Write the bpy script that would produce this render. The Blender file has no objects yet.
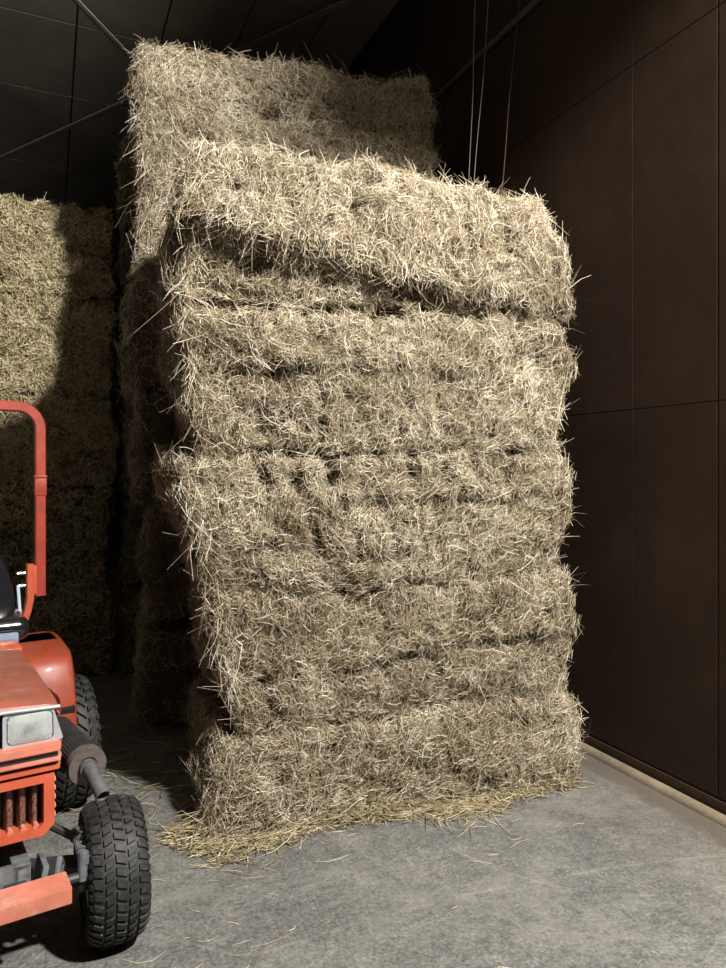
import bpy, bmesh, math, random
import numpy as np
from mathutils import Vector, Matrix

PI = math.pi
S = bpy.context.scene
COL = S.collection

# ------------------------------------------------------------------ camera
cam_d = bpy.data.cameras.new('camera')
cam = bpy.data.objects.new('camera', cam_d); COL.objects.link(cam)
cam.location = (0, 0, 1.7); cam.rotation_euler = (PI/2, 0, 0)
cam_d.sensor_fit = 'VERTICAL'; cam_d.sensor_height = 36.0
cam_d.lens = 727/968*36.0
cam_d.shift_y = -16/968
cam_d.clip_start = 0.05; cam_d.clip_end = 100
S.camera = cam
# ------------------------------------------------------------------ light
w = bpy.data.worlds.new('world'); S.world = w; w.use_nodes = True
w.node_tree.nodes['Background'].inputs[0].default_value = (0.75, 0.85, 1.0, 1)
w.node_tree.nodes['Background'].inputs[1].default_value = 0.0012
ld = bpy.data.lights.new('barn_lamp', 'POINT'); ld.energy = 4050; ld.shadow_soft_size = 0.13
ld.color = (1.0, 0.955, 0.885)
lamp = bpy.data.objects.new('barn_lamp', ld); COL.objects.link(lamp); lamp.location = (2.82, -0.08, 5.5)
S.view_settings.view_transform = 'Standard'; S.view_settings.look = 'None'
S.view_settings.exposure = 0.0; S.view_settings.gamma = 1.0
S.view_settings.use_curve_mapping = False

# ------------------------------------------------------------------ materials
def new_mat(name):
    m = bpy.data.materials.new(name); m.use_nodes = True
    nt = m.node_tree; b = nt.nodes['Principled BSDF']
    return m, nt, b
def N(nt, t, **kw):
    n = nt.nodes.new(t)
    for k, v in kw.items():
        if k.startswith('i_'):
            key = k[2:]
            n.inputs[int(key) if key.isdigit() else key.replace('_', ' ')].default_value = v
        else: setattr(n, k, v)
    return n
def ramp(nt, stops, fac):
    r = nt.nodes.new('ShaderNodeValToRGB'); e = r.color_ramp.elements
    while len(e) < len(stops): e.new(0.5)
    for i, (p, c) in enumerate(stops):
        e[i].position = p; e[i].color = (*c, 1) if len(c) == 3 else c
    nt.links.new(fac, r.inputs[0]); return r.outputs[0]
def noise(nt, vec, scale, detail=4, rough=0.6):
    n = N(nt, 'ShaderNodeTexNoise', i_Scale=scale, i_Detail=detail, i_Roughness=rough)
    nt.links.new(vec, n.inputs['Vector']); return n.outputs['Fac']
def mixc(nt, fac, a, b, blend='MIX'):
    m = N(nt, 'ShaderNodeMix', data_type='RGBA', blend_type=blend)
    for v, s in ((fac, 0), (a, 6), (b, 7)):
        if isinstance(v, (int, float)): m.inputs[s].default_value = v
        elif isinstance(v, tuple): m.inputs[s].default_value = (*v, 1)
        else: nt.links.new(v, m.inputs[s])
    return m.outputs[2]
def mth(nt, op, a, b=0.0, c=None):
    m = N(nt, 'ShaderNodeMath', operation=op)
    for i, v in enumerate((a, b, c)):
        if v is None: continue
        if isinstance(v, (int, float)): m.inputs[i].default_value = v
        else: nt.links.new(v, m.inputs[i])
    return m.outputs[0]
def bump(nt, b, h, strength=0.3, dist=0.01):
    n = N(nt, 'ShaderNodeBump', i_Strength=strength, i_Distance=dist)
    nt.links.new(h, n.inputs['Height']); nt.links.new(n.outputs[0], b.inputs['Normal'])
def plain(name, col, rough=0.6, metal=0.0, var=0.25, scale=14.0, bstr=0.15, spec=0.5, dirt=None, coat=0.0):
    m, nt, b = new_mat(name)
    tc = N(nt, 'ShaderNodeTexCoord').outputs['Object']
    n1 = noise(nt, tc, scale, 6, 0.65)
    dk = tuple(c*(1-var) for c in col); lt = tuple(min(1, c*(1+var)) for c in col)
    c = ramp(nt, [(0.3, dk), (0.7, lt)], n1)
    if dirt:
        f = ramp(nt, [(0.52, (0, 0, 0)), (0.68, (1, 1, 1))], noise(nt, tc, scale*0.6+3, 8, 0.75))
        c = mixc(nt, f, c, dirt)
    nt.links.new(c, b.inputs['Base Color'])
    b.inputs['Roughness'].default_value = rough; b.inputs['Metallic'].default_value = metal
    b.inputs['Specular IOR Level'].default_value = spec
    b.inputs['Coat Weight'].default_value = coat
    bump(nt, b, noise(nt, tc, scale*5, 4), bstr, 0.002)
    return m

def straw_mat(name, stops, rough=0.42):
    m, nt, b = new_mat(name)
    a = N(nt, 'ShaderNodeAttribute', attribute_name='tint')
    c = ramp(nt, stops, a.outputs['Fac'])
    nt.links.new(c, b.inputs['Base Color'])
    b.inputs['Roughness'].default_value = rough
    b.inputs['Specular IOR Level'].default_value = 0.5
    return m
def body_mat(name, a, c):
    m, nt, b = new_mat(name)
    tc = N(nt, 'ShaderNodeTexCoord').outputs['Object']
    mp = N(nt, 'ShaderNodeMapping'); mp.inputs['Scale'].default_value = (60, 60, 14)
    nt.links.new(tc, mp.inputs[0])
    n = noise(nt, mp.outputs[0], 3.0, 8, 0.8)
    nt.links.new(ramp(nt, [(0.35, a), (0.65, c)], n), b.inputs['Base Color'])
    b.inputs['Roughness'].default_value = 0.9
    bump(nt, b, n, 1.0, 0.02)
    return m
HAY = straw_mat('hay_strand', [(0.0, (0.11, 0.077, 0.040)), (0.28, (0.31, 0.238, 0.140)), (0.6, (0.57, 0.485, 0.340)), (0.95, (0.93, 0.87, 0.72))])
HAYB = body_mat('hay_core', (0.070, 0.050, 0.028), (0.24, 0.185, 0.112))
STRAW = straw_mat('straw_strand', [(0.0, (0.13, 0.09, 0.04)), (0.3, (0.40, 0.31, 0.16)), (0.6, (0.72, 0.62, 0.39)), (1.0, (0.92, 0.86, 0.64))])
STRAWB = body_mat('straw_core', (0.075, 0.052, 0.024), (0.24, 0.18, 0.09))
LOOSE = straw_mat('loose_straw_strand', [(0.0, (0.16, 0.115, 0.055)), (0.35, (0.33, 0.26, 0.145)), (0.7, (0.52, 0.445, 0.275)), (1.0, (0.76, 0.70, 0.52))])

ORANGE = plain('orange_paint', (0.47, 0.088, 0.040), 0.38, 0, 0.18, 9, 0.08, 0.5, (0.33, 0.13, 0.07), 0.2)
ORANGE_W = plain('faded_orange_paint', (0.50, 0.165, 0.11), 0.42, 0, 0.2, 12, 0.1, 0.5, (0.50, 0.30, 0.24), 0.15)
ORANGE_D = plain('rops_orange_paint', (0.29, 0.040, 0.022), 0.45, 0, 0.25, 14, 0.1, 0.4, (0.20, 0.04, 0.025))
RUBBER = plain('tyre_rubber', (0.017, 0.0175, 0.017), 0.62, 0, 0.5, 30, 0.35, 0.45, (0.060, 0.058, 0.050))
BLACK = plain('black_plastic', (0.014, 0.014, 0.015), 0.45, 0, 0.3, 20, 0.1)
VINYL = plain('black_vinyl', (0.010, 0.011, 0.013), 0.16, 0, 0.2, 6, 0.03, 0.7, None, 0.5)
STEEL = plain('grey_steel', (0.17, 0.185, 0.20), 0.48, 0.35, 0.35, 22, 0.2, 0.5, (0.06, 0.05, 0.04))
DARKST = plain('dark_greasy_steel', (0.035, 0.034, 0.033), 0.55, 0.3, 0.4, 22, 0.3)
RUSTM = plain('muffler_steel', (0.115, 0.095, 0.085), 0.62, 0.3, 0.35, 40, 0.25)
PIPEM = plain('exhaust_pipe_steel', (0.13, 0.13, 0.135), 0.5, 0.4, 0.3, 30, 0.2)
SILVER = plain('silver_bezel', (0.38, 0.40, 0.43), 0.35, 0.2, 0.12, 10, 0.05)
CHROME = plain('bolt_zinc', (0.6, 0.6, 0.58), 0.3, 0.8, 0.1)
BLUEST = plain('blue_grey_paint', (0.17, 0.23, 0.31), 0.45, 0, 0.2)
GALV = plain('galvanised_steel', (0.42, 0.41, 0.38), 0.5, 0.2, 0.2, 9, 0.1)
RIMM = plain('cream_rim_paint', (0.55, 0.52, 0.45), 0.5, 0, 0.2, 15, 0.1, 0.5, (0.2, 0.17, 0.13))
CORD = plain('pale_cord', (0.16, 0.15, 0.13), 0.8, 0, 0.2)
CORDB = plain('brown_cord', (0.09, 0.05, 0.03), 0.8, 0, 0.2)
KERB = plain('kerb_concrete', (0.20, 0.165, 0.115), 0.8, 0, 0.3, 8, 0.4, 0.3, (0.16, 0.12, 0.08))

def radiator_mat():
    m, nt, b = new_mat('radiator_mesh')
    tc = N(nt, 'ShaderNodeTexCoord').outputs['Object']
    v = N(nt, 'ShaderNodeTexVoronoi', i_Scale=140.0); nt.links.new(tc, v.inputs['Vector'])
    nt.links.new(ramp(nt, [(0.25, (0.012, 0.008, 0.008)), (0.55, (0.20, 0.085, 0.06))], v.outputs['Distance']), b.inputs['Base Color'])
    b.inputs['Roughness'].default_value = 0.5
    return m
RADM = radiator_mat()
def lens_mat():
    m, nt, b = new_mat('headlight_glass')
    tc = N(nt, 'ShaderNodeTexCoord').outputs['Object']
    wv = N(nt, 'ShaderNodeTexWave', i_Scale=38.0, i_Distortion=0.6, i_Detail=1.0); nt.links.new(tc, wv.inputs['Vector'])
    b.inputs['Base Color'].default_value = (0.9, 0.93, 0.92, 1)
    b.inputs['Roughness'].default_value = 0.12
    b.inputs['Transmission Weight'].default_value = 0.75
    b.inputs['IOR'].default_value = 1.35
    bump(nt, b, wv.outputs['Fac'], 0.12, 0.002)
    return m
LENS = lens_mat()
REFL = plain('headlight_reflector', (0.62, 0.63, 0.62), 0.32, 0.7, 0.1, 8, 0.05)

# --- concrete floor
def floor_mat():
    m, nt, b = new_mat('concrete_floor')
    tc = N(nt, 'ShaderNodeTexCoord').outputs['Object']
    big = noise(nt, tc, 0.9, 6, 0.62); mid = noise(nt, tc, 4.5, 8, 0.68); fine = noise(nt, tc, 24, 10, 0.82)
    c = ramp(nt, [(0.30, (0.070, 0.071, 0.069)), (0.5, (0.135, 0.135, 0.128)), (0.68, (0.23, 0.226, 0.21))], mid)
    c = mixc(nt, 0.55, c, ramp(nt, [(0.3, (0.092, 0.094, 0.094)), (0.7, (0.178, 0.175, 0.163))], big))
    sp = ramp(nt, [(0.30, (0, 0, 0)), (0.46, (0.5, 0.5, 0.5)), (0.66, (1, 1, 1))], fine)
    sp2 = ramp(nt, [(0.36, (0.12, 0.12, 0.12)), (0.5, (0.45, 0.45, 0.45)), (0.62, (1, 1, 1))], noise(nt, tc, 75, 4, 0.7))
    c = mixc(nt, 0.65, c, sp, 'OVERLAY'); c = mixc(nt, 0.42, c, sp2, 'OVERLAY')
    c = mixc(nt, 1.0, c, (0.88, 0.88, 0.87), 'MULTIPLY')
    pt = ramp(nt, [(0.50, (0, 0, 0)), (0.58, (1, 1, 1))], noise(nt, tc, 1.9, 12, 0.85))
    c = mixc(nt, mth(nt, 'MULTIPLY', pt, 0.45), c, (0.24, 0.235, 0.215))
    # pale flecks (dust)
    v = noise(nt, tc, 26, 3, 0.8)
    fl = ramp(nt, [(0.60, (0, 0, 0)), (0.68, (1, 1, 1))], v)
    c = mixc(nt, mth(nt, 'MULTIPLY', fl, 0.35), c, (0.30, 0.29, 0.265))
    vs = N(nt, 'ShaderNodeTexVoronoi', i_Scale=9.0); nt.links.new(tc, vs.inputs['Vector'])
    sd = ramp(nt, [(0.05, (1, 1, 1)), (0.09, (0, 0, 0))], vs.outputs['Distance'])
    c = mixc(nt, mth(nt, 'MULTIPLY', sd, mth(nt, 'MULTIPLY', ramp(nt, [(0.55, (0, 0, 0)), (0.6, (1, 1, 1))], big), 0.6)), c, (0.36, 0.35, 0.31))
    # dark blotches
    dk = ramp(nt, [(0.62, (0, 0, 0)), (0.75, (1, 1, 1))], noise(nt, tc, 2.6, 5, 0.7))
    c = mixc(nt, mth(nt, 'MULTIPLY', dk, 0.5), c, (0.06, 0.06, 0.058))
    # brown grime along the wall (object x = distance across the barn)
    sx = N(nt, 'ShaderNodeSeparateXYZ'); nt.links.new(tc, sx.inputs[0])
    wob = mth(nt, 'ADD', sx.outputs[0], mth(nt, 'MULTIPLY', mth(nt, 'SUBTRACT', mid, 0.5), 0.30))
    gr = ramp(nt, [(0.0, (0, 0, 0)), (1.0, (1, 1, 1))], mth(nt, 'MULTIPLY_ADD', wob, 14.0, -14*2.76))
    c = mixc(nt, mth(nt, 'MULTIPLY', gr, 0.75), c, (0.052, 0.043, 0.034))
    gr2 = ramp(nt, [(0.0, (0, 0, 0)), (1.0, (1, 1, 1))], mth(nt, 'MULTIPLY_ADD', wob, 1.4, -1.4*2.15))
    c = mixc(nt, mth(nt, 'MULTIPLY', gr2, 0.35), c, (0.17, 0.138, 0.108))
    # scraped arcs: rings of pale scratches in the concrete
    def ring(cx, cy, r, wd, amt, c):
        dx = mth(nt, 'SUBTRACT', sx.outputs[0], cx); dy = mth(nt, 'SUBTRACT', sx.outputs[1], cy)
        d = mth(nt, 'SQRT', mth(nt, 'ADD', mth(nt, 'MULTIPLY', dx, dx), mth(nt, 'MULTIPLY', dy, dy)))
        e = mth(nt, 'ABSOLUTE', mth(nt, 'SUBTRACT', d, r))
        f = mth(nt, 'MULTIPLY_ADD', e, -1.0/wd, 1.0)
        f = mth(nt, 'MAXIMUM', f, 0.0)
        f = mth(nt, 'MULTIPLY', f, ramp(nt, [(0.42, (0, 0, 0)), (0.58, (1, 1, 1))], mid))
        return mixc(nt, mth(nt, 'MULTIPLY', f, amt*0.6), c, (0.30, 0.29, 0.26))
    c = ring(2.55, 3.05, 0.92, 0.010, 0.8, c)
    c = ring(2.6, 3.2, 1.35, 0.012, 0.5, c)
    c = ring(1.2, -3.4, 5.9, 0.014, 0.7, c)
    c = ring(-1.5, 0.5, 2.9, 0.012, 0.5, c)
    nt.links.new(c, b.inputs['Base Color'])
    b.inputs['Roughness'].default_value = 0.75; b.inputs['Specular IOR Level'].default_value = 0.3
    h = mth(nt, 'ADD', mth(nt, 'MULTIPLY', mid, 0.6), mth(nt, 'MULTIPLY', fine, 0.4))
    bump(nt, b, h, 0.7, 0.014)
    return m
FLOORM = floor_mat()
def panel_mat(name, a, c, d, rough=0.7):
    m, nt, b = new_mat(name)
    tc = N(nt, 'ShaderNodeTexCoord').outputs['Object']
    n1 = noise(nt, tc, 1.3, 6, 0.6); n2 = noise(nt, tc, 9, 7, 0.7)
    col = ramp(nt, [(0.3, a), (0.52, c), (0.75, d)], mth(nt, 'ADD', mth(nt, 'MULTIPLY', n1, 0.7), mth(nt, 'MULTIPLY', n2, 0.3)))
    fl = ramp(nt, [(0.70, (0, 0, 0)), (0.78, (1, 1, 1))], noise(nt, tc, 40, 3, 0.8))
    col = mixc(nt, mth(nt, 'MULTIPLY', fl, 0.2), col, (0.25, 0.2, 0.14))
    nt.links.new(col, b.inputs['Base Color'])
    b.inputs['Roughness'].default_value = rough; b.inputs['Specular IOR Level'].default_value = 0.25
    bump(nt, b, n2, 0.25, 0.006)
    return m
WALLM = panel_mat('brown_wall_board', (0.022, 0.0128, 0.0078), (0.036, 0.0215, 0.0135), (0.062, 0.039, 0.025))
CEILM = panel_mat('brown_ceiling_sheet', (0.24, 0.215, 0.175), (0.34, 0.305, 0.25), (0.42, 0.38, 0.315))
DARKW = panel_mat('dark_far_wall', (0.02, 0.017, 0.014), (0.03, 0.026, 0.022), (0.045, 0.04, 0.033))

# ------------------------------------------------------------------ mesh helpers
class MB:
    def __init__(s): s.bm = bmesh.new()
    def _add(s, b2):
        me = bpy.data.meshes.new('tmp'); b2.to_mesh(me); b2.free(); s.bm.from_mesh(me); bpy.data.meshes.remove(me)
    def box(s, c, d, bev=0.0, rot=None, seg=2):
        b = bmesh.new(); bmesh.ops.create_cube(b, size=1.0)
        bmesh.ops.scale(b, vec=Vector(d), verts=b.verts)
        if bev > 0: bmesh.ops.bevel(b, geom=b.edges[:], offset=bev, segments=seg, affect='EDGES', profile=0.6)
        M = Matrix.Translation(Vector(c))
        if rot: M = M @ Matrix.Rotation(rot[2], 4, 'Z') @ Matrix.Rotation(rot[1], 4, 'Y') @ Matrix.Rotation(rot[0], 4, 'X')
        b.transform(M); s._add(b); return s
    def cyl(s, p0, p1, r, r1=None, n=20, bev=0.0):
        p0 = Vector(p0); p1 = Vector(p1); d = p1-p0
        b = bmesh.new(); bmesh.ops.create_cone(b, cap_ends=True, segments=n, radius1=r, radius2=r if r1 is None else r1, depth=d.length)
        if bev > 0:
            es = [e for e in b.edges if abs(e.verts[0].co.z-e.verts[1].co.z) < 1e-6]
            bmesh.ops.bevel(b, geom=es, offset=bev, segments=2, affect='EDGES')
        b.transform(Matrix.Translation((p0+p1)/2) @ d.to_track_quat('Z', 'Y').to_matrix().to_4x4()); s._add(b); return s
    def tube(s, pts, r, n=10, cap=True, sq=False):
        pts = [Vector(p) for p in pts]; rings = []; b = bmesh.new()
        up = None
        for i, p in enumerate(pts):
            t = (pts[min(i+1, len(pts)-1)]-pts[max(i-1, 0)]).normalized()
            if up is None: up = t.orthogonal().normalized()
            up = (up - t*up.dot(t)).normalized(); sd = t.cross(up)
            rr = r[i] if isinstance(r, (list, tuple)) else r
            rg = []
            for k in range(n):
                a = 2*PI*k/n
                rg.append(b.verts.new(p + (up*math.cos(a)+sd*math.sin(a))*rr))
            rings.append(rg)
        for i in range(len(rings)-1):
            for k in range(n): b.faces.new((rings[i][k], rings[i][(k+1) % n], rings[i+1][(k+1) % n], rings[i+1][k]))
        if cap: b.faces.new(rings[0][::-1]); b.faces.new(rings[-1])
        s._add(b); return s
    def sweep(s, pts, w, h, side):
        """rectangular tube: pts centre line, side = constant side direction"""
        pts = [Vector(p) for p in pts]; side = Vector(side).normalized(); b = bmesh.new(); rings = []
        for i, p in enumerate(pts):
            t = (pts[min(i+1, len(pts)-1)]-pts[max(i-1, 0)]).normalized()
            o = t.cross(side).normalized()
            c = 0.22
            prof = [(-1+c, -1), (1-c, -1), (1, -1+c), (1, 1-c), (1-c, 1), (-1+c, 1), (-1, 1-c), (-1, -1+c)]
            rings.append([b.verts.new(p + side*(w/2*a) + o*(h/2*bb)) for a, bb in prof])
        n = 8
        for i in range(len(rings)-1):
            for k in range(n): b.faces.new((rings[i][k], rings[i][(k+1) % n], rings[i+1][(k+1) % n], rings[i+1][k]))
        b.faces.new(rings[0][::-1]); b.faces.new(rings[-1]); s._add(b); return s
    def prism(s, poly, axis, a0, a1, bev=0.0):
        """poly: 2D outline; axis 'x': (y,z) outline swept in x ; 'y': (x,z) ; 'z': (x,y)"""
        def mk(p, a): return {'x': (a, p[0], p[1]), 'y': (p[0], a, p[1]), 'z': (p[0], p[1], a)}[axis]
        b = bmesh.new()
        v0 = [b.verts.new(mk(p, a0)) for p in poly]; v1 = [b.verts.new(mk(p, a1)) for p in poly]
        n = len(poly)
        for k in range(n): b.faces.new((v0[k], v0[(k+1) % n], v1[(k+1) % n], v1[k]))
        b.faces.new(v0[::-1]); b.faces.new(v1)
        bmesh.ops.recalc_face_normals(b, faces=b.faces)
        if bev > 0: bmesh.ops.bevel(b, geom=b.edges[:], offset=bev, segments=2, affect='EDGES', clamp_overlap=True)
        s._add(b); return s
    def lathe_x(s, prof, c=(0, 0, 0), n=48):
        """prof: list of (x, r) revolved round the x axis (closed loop)"""
        b = bmesh.new(); rings = []
        for k in range(n):
            a = 2*PI*k/n; rings.append([b.verts.new((c[0]+x, c[1]+r*math.cos(a), c[2]+r*math.sin(a))) for x, r in prof])
        m = len(prof)
        for k in range(n):
            for j in range(m):
                A = rings[k]; B = rings[(k+1) % n]
                b.faces.new((A[j], A[(j+1) % m], B[(j+1) % m], B[j]))
        bmesh.ops.recalc_face_normals(b, faces=b.faces); s._add(b); return s
    def build(s, name, mat, parent=None, loc=(0, 0, 0), smooth=30):
        me = bpy.data.meshes.new(name)
        bmesh.ops.recalc_face_normals(s.bm, faces=s.bm.faces)
        s.bm.to_mesh(me); s.bm.free(); me.materials.append(mat)
        if smooth:
            me.polygons.foreach_set('use_smooth', [True]*len(me.polygons)); me.set_sharp_from_angle(angle=math.radians(smooth))
        o = bpy.data.objects.new(name, me); COL.objects.link(o); o.location = loc
        if parent: o.parent = parent
        return o
def tag(o, label=None, cat=None, group=None, kind=None):
    for k, v in (('label', label), ('category', cat), ('group', group), ('kind', kind)):
        if v: o[k] = v
    return o
def empty(name, loc, rz=0):
    o = bpy.data.objects.new(name, None); COL.objects.link(o); o.location = loc; o.rotation_euler = (0, 0, rz); return o

# ------------------------------------------------------------------ the barn (u across, v along the right wall)
TH = math.radians(23.4)
def room(o): o.rotation_euler = (0, 0, TH); return o
def uv(u, v, z=0.0): return Vector((math.cos(TH)*u - math.sin(TH)*v, math.sin(TH)*u + math.cos(TH)*v, z))

UW = 3.02; CEIL = 6.1; PITCH = 0.02
fl = MB(); fl.box((-1.5, 5.0, -0.1), (10.0, 18.0, 0.2))
tag(room(fl.build('floor', FLOORM, smooth=0)), kind='structure')
# right wall: boards with open joints in front of a dark backing
wb = MB(); rnd = random.Random(4)
us = [2.45 + 0.57*i for i in range(17)]
joint = 2.585
xs = [joint-0.57*5, joint-0.57*4, joint-0.57*3, joint-0.57*2, joint-0.57, joint]
while xs[-1] < 13: xs.append(xs[-1]+0.57)
zs = [0.08, 2.03, 3.97, CEIL]
for i in range(len(xs)-1):
    for j in range(3):
        gl = 0.006 if i == 5 else 0.0015
        gr = 0.006 if i == 4 else 0.0015
        wb.box((UW+0.012+rnd.uniform(0, .0006), (xs[i]+gl+xs[i+1]-gr)/2, (zs[j]+zs[j+1])/2), (0.024, xs[i+1]-xs[i]-gl-gr, zs[j+1]-zs[j]-0.006), 0.0006, None, 1)
wb.box((UW+0.065, (xs[0]+xs[-1])/2, CEIL/2), (0.118, xs[-1]-xs[0], CEIL))
tag(room(wb.build('wall_right', WALLM, smooth=0)), kind='structure')
kb = MB(); kb.prism([(UW-0.085, 0), (UW-0.083, 0.014), (UW-0.074, 0.026), (UW-0.06, 0.034), (UW-0.04, 0.034), (UW-0.025, 0.026), (UW-0.018, 0.012), (UW-0.015, 0)], 'y', -0.26, 13.0)
tag(room(kb.build('baseboard_right', KERB)), kind='structure')
sk = MB(); sk.box((UW-0.002, 6.4, 0.035), (0.010, 13.2, 0.07), 0.002)
tag(room(sk.build('trim_1', WALLM)), kind='structure')
# wall-top rail
er = MB(); er.box((UW-0.02, 7.6, 4.83), (0.03, 7.8, 0.03), 0.006)
tag(room(er.build('trim_3', RUSTM)), kind='structure')
blocker = MB(); blocker.prism([(2.29, CEIL), (2.31, 5.14), (2.50, 5.07), (UW, 5.05), (UW, CEIL)], 'y', 0.04, 0.14, 0.004)  # added panel out of view, keeps lamp light off the highest bale's right side
tag(room(blocker.build('added_lamp_blocker', DARKW)), kind='structure')
tag(room(MB().box((-1.5, 13.2, 3.1), (9.5, 0.15, 6.2)).build('wall_back', DARKW, smooth=0)), kind='structure')
tag(room(MB().box((-6.3, 6.7, 3.1), (0.15, 12.8, 6.2)).build('wall_left', DARKW, smooth=0)), kind='structure')
# ceiling sheets with lapped joints; the ceiling rises away from the right wall
def zc(u): return CEIL + PITCH*(UW-u)
cb = MB()
cu = [-6.4, -3.2, -1.6, 0.26, 1.075, 1.8, 2.5, UW+0.12]
cv = [-0.2, 2.9, 5.3, 7.85, 9.4, 11.67, 13.3]
for i in range(len(cu)-1):
    for j in range(len(cv)-1):
        a, b_ = cu[i]+0.009, cu[i+1]-0.009; c, d = cv[j], cv[j+1]
        cb.prism([(a, zc(a)), (b_, zc(b_)), (b_, zc(b_)+0.03), (a, zc(a)+0.03)], 'y', c+0.008, d-0.008, 0.003)
cb.prism([(-6.4, zc(-6.4)+0.05), (UW+.12, CEIL+0.04), (UW+.12, CEIL+0.12), (-6.4, zc(-6.4)+0.15)], 'y', -0.2, 13.3)
tag(room(cb.build('ceiling', CEILM, smooth=0)), kind='structure')
def rod(name, a, b_, w_, label, mat=None):
    a = Vector(a); b_ = Vector(b_)
    m = MB(); m.sweep([a, b_], w_, 0.012, (b_-a).cross(Vector((0, 0, 1))))
    for p, q in ((a, b_), (b_, a)):
        d = (q-p).normalized(); c = p + d*0.12
        m.cyl(c+Vector((0, 0, -0.03)), c+Vector((0, 0, 0.02)), 0.014, n=8)
    o = m.build(name, mat or GALV); tag(o, label, 'brace', 'steel braces under the barn ceiling'); return o
zb = 6.0
rod('ceiling_brace', (-3.19, 4.2, zb), (-1.42, 12.2, zb), 0.065, 'flat steel brace that drops from the top left corner behind the hay')
rod('ceiling_brace', (0.57, 6.16, zb-0.03), (-5.56, 10.5, zb+0.03), 0.070, 'long steel brace under the ceiling, showing on both sides of the top bale')

# hanging cords
def cord(p0, p1, r, mat, label, sag=0.03):
    p0 = Vector(p0); p1 = Vector(p1); pts = []
    for i in range(25):
        t = i/24; p = p0.lerp(p1, t); p.x += sag*math.sin(PI*t) + 0.003*math.sin(19*t+p0.x*9); pts.append(p)
    o = MB().tube(pts, r, 6).build('hanging_cord', mat)
    tag(o, label, 'cord', 'cords hanging behind the hay stack')
cord((0.749, 4.5, CEIL-0.02), (0.647, 4.5, 3.16), 0.0022, CORD, 'pale cord hanging down behind the stack top, leftmost of the three cords', 0.0)
cord((0.874, 4.5, CEIL-0.02), (0.662, 4.5, 3.16), 0.0022, CORD, 'pale cord hanging down behind the stack top, middle one of the three cords', 0.012)
cord((1.126, 4.5, CEIL-0.02), (0.836, 4.5, 3.16), 0.0020, CORDB, 'brownish cord hanging nearest to the brown wall', -0.012)

# ------------------------------------------------------------------ hay
def hsh(ix, iy, iz, seed):
    h = (ix*374761393 + iy*668265263 + iz*2147483647 + seed*974634777) & 0xFFFFFFFF
    h = ((h ^ (h >> 13))*1274126177) & 0xFFFFFFFF
    h = h ^ (h >> 16)
    return (h & 0xFFFFFF)/float(0xFFFFFF)
def vnoise(p, scale, seed):
    q = p*scale + 1000.0; i = np.floor(q).astype(np.int64); f = q-i; f = f*f*(3-2*f)
    r = 0
    for dx in (0, 1):
        wx = f[:, 0] if dx else 1-f[:, 0]
        for dy in (0, 1):
            wy = f[:, 1] if dy else 1-f[:, 1]
            for dz in (0, 1):
                wz = f[:, 2] if dz else 1-f[:, 2]
                r = r + wx*wy*wz*hsh(i[:, 0]+dx, i[:, 1]+dy, i[:, 2]+dz, seed)
    return r*2-1

def round_box(q, half, r):
    inner = np.clip(q, -(half-r), half-r); d = q-inner
    l = np.linalg.norm(d, axis=1, keepdims=True); l[l == 0] = 1
    nrm = d/l
    return inner + nrm*r, nrm

def tubes(C, T, Nn, L, rad, bend, lift, droop, rng, seg=4, side=3):
    """curved three-sided stalks. C centres, T directions, Nn normals."""
    n = len(C); s = np.linspace(-0.5, 0.5, seg)
    B = np.cross(T, Nn); B /= np.linalg.norm(B, axis=1, keepdims=True)+1e-9
    P = np.empty((n, seg, 3))
    for k in range(seg):
        e = (s[k]+0.5)
        P[:, k] = C + T*(L*s[k])[:, None] + B*(bend*L*(s[k]**2*4-0.3))[:, None] + Nn*(lift*L*(e**1.6))[:, None]
        P[:, k, 2] -= droop*L*e*e
    ang0 = rng.random(n)*2*PI
    V = np.empty((n, seg, side, 3))
    for k in range(seg):
        tp = 1.0 if 0 < k < seg-1 else 0.6
        for j in range(side):
            a = ang0 + 2*PI*j/side
            V[:, k, j] = P[:, k] + (B*np.cos(a)[:, None] + Nn*np.sin(a)[:, None])*(rad*tp)[:, None]
    V = V.reshape(-1, 3)
    base = (np.arange(n)*seg*side)[:, None]
    q = []
    for k in range(seg-1):
        for j in range(side):
            q.append([k*side+j, k*side+(j+1) % side, (k+1)*side+(j+1) % side, (k+1)*side+j])
    q = np.array(q)                                     # (m,4)
    F = (base[:, :, None] + q[None]).reshape(-1, 4)
    return V, F, seg*side

def mesh_np(name, V, F, mi, tint, mats, parent=None):
    me = bpy.data.meshes.new(name)
    me.vertices.add(len(V)); me.vertices.foreach_set('co', V.astype(np.float32).ravel())
    me.loops.add(len(F)*4); me.loops.foreach_set('vertex_index', F.astype(np.int32).ravel())
    me.polygons.add(len(F)); me.polygons.foreach_set('loop_start', (np.arange(len(F))*4).astype(np.int32))
    me.polygons.foreach_set('material_index', mi.astype(np.int32))
    for m in mats: me.materials.append(m)
    at = me.attributes.new('tint', 'FLOAT', 'POINT'); at.data.foreach_set('value', tint.astype(np.float32))
    me.polygons.foreach_set('use_smooth', np.ones(len(F), dtype=bool))
    me.update(); me.validate()
    return me

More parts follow.
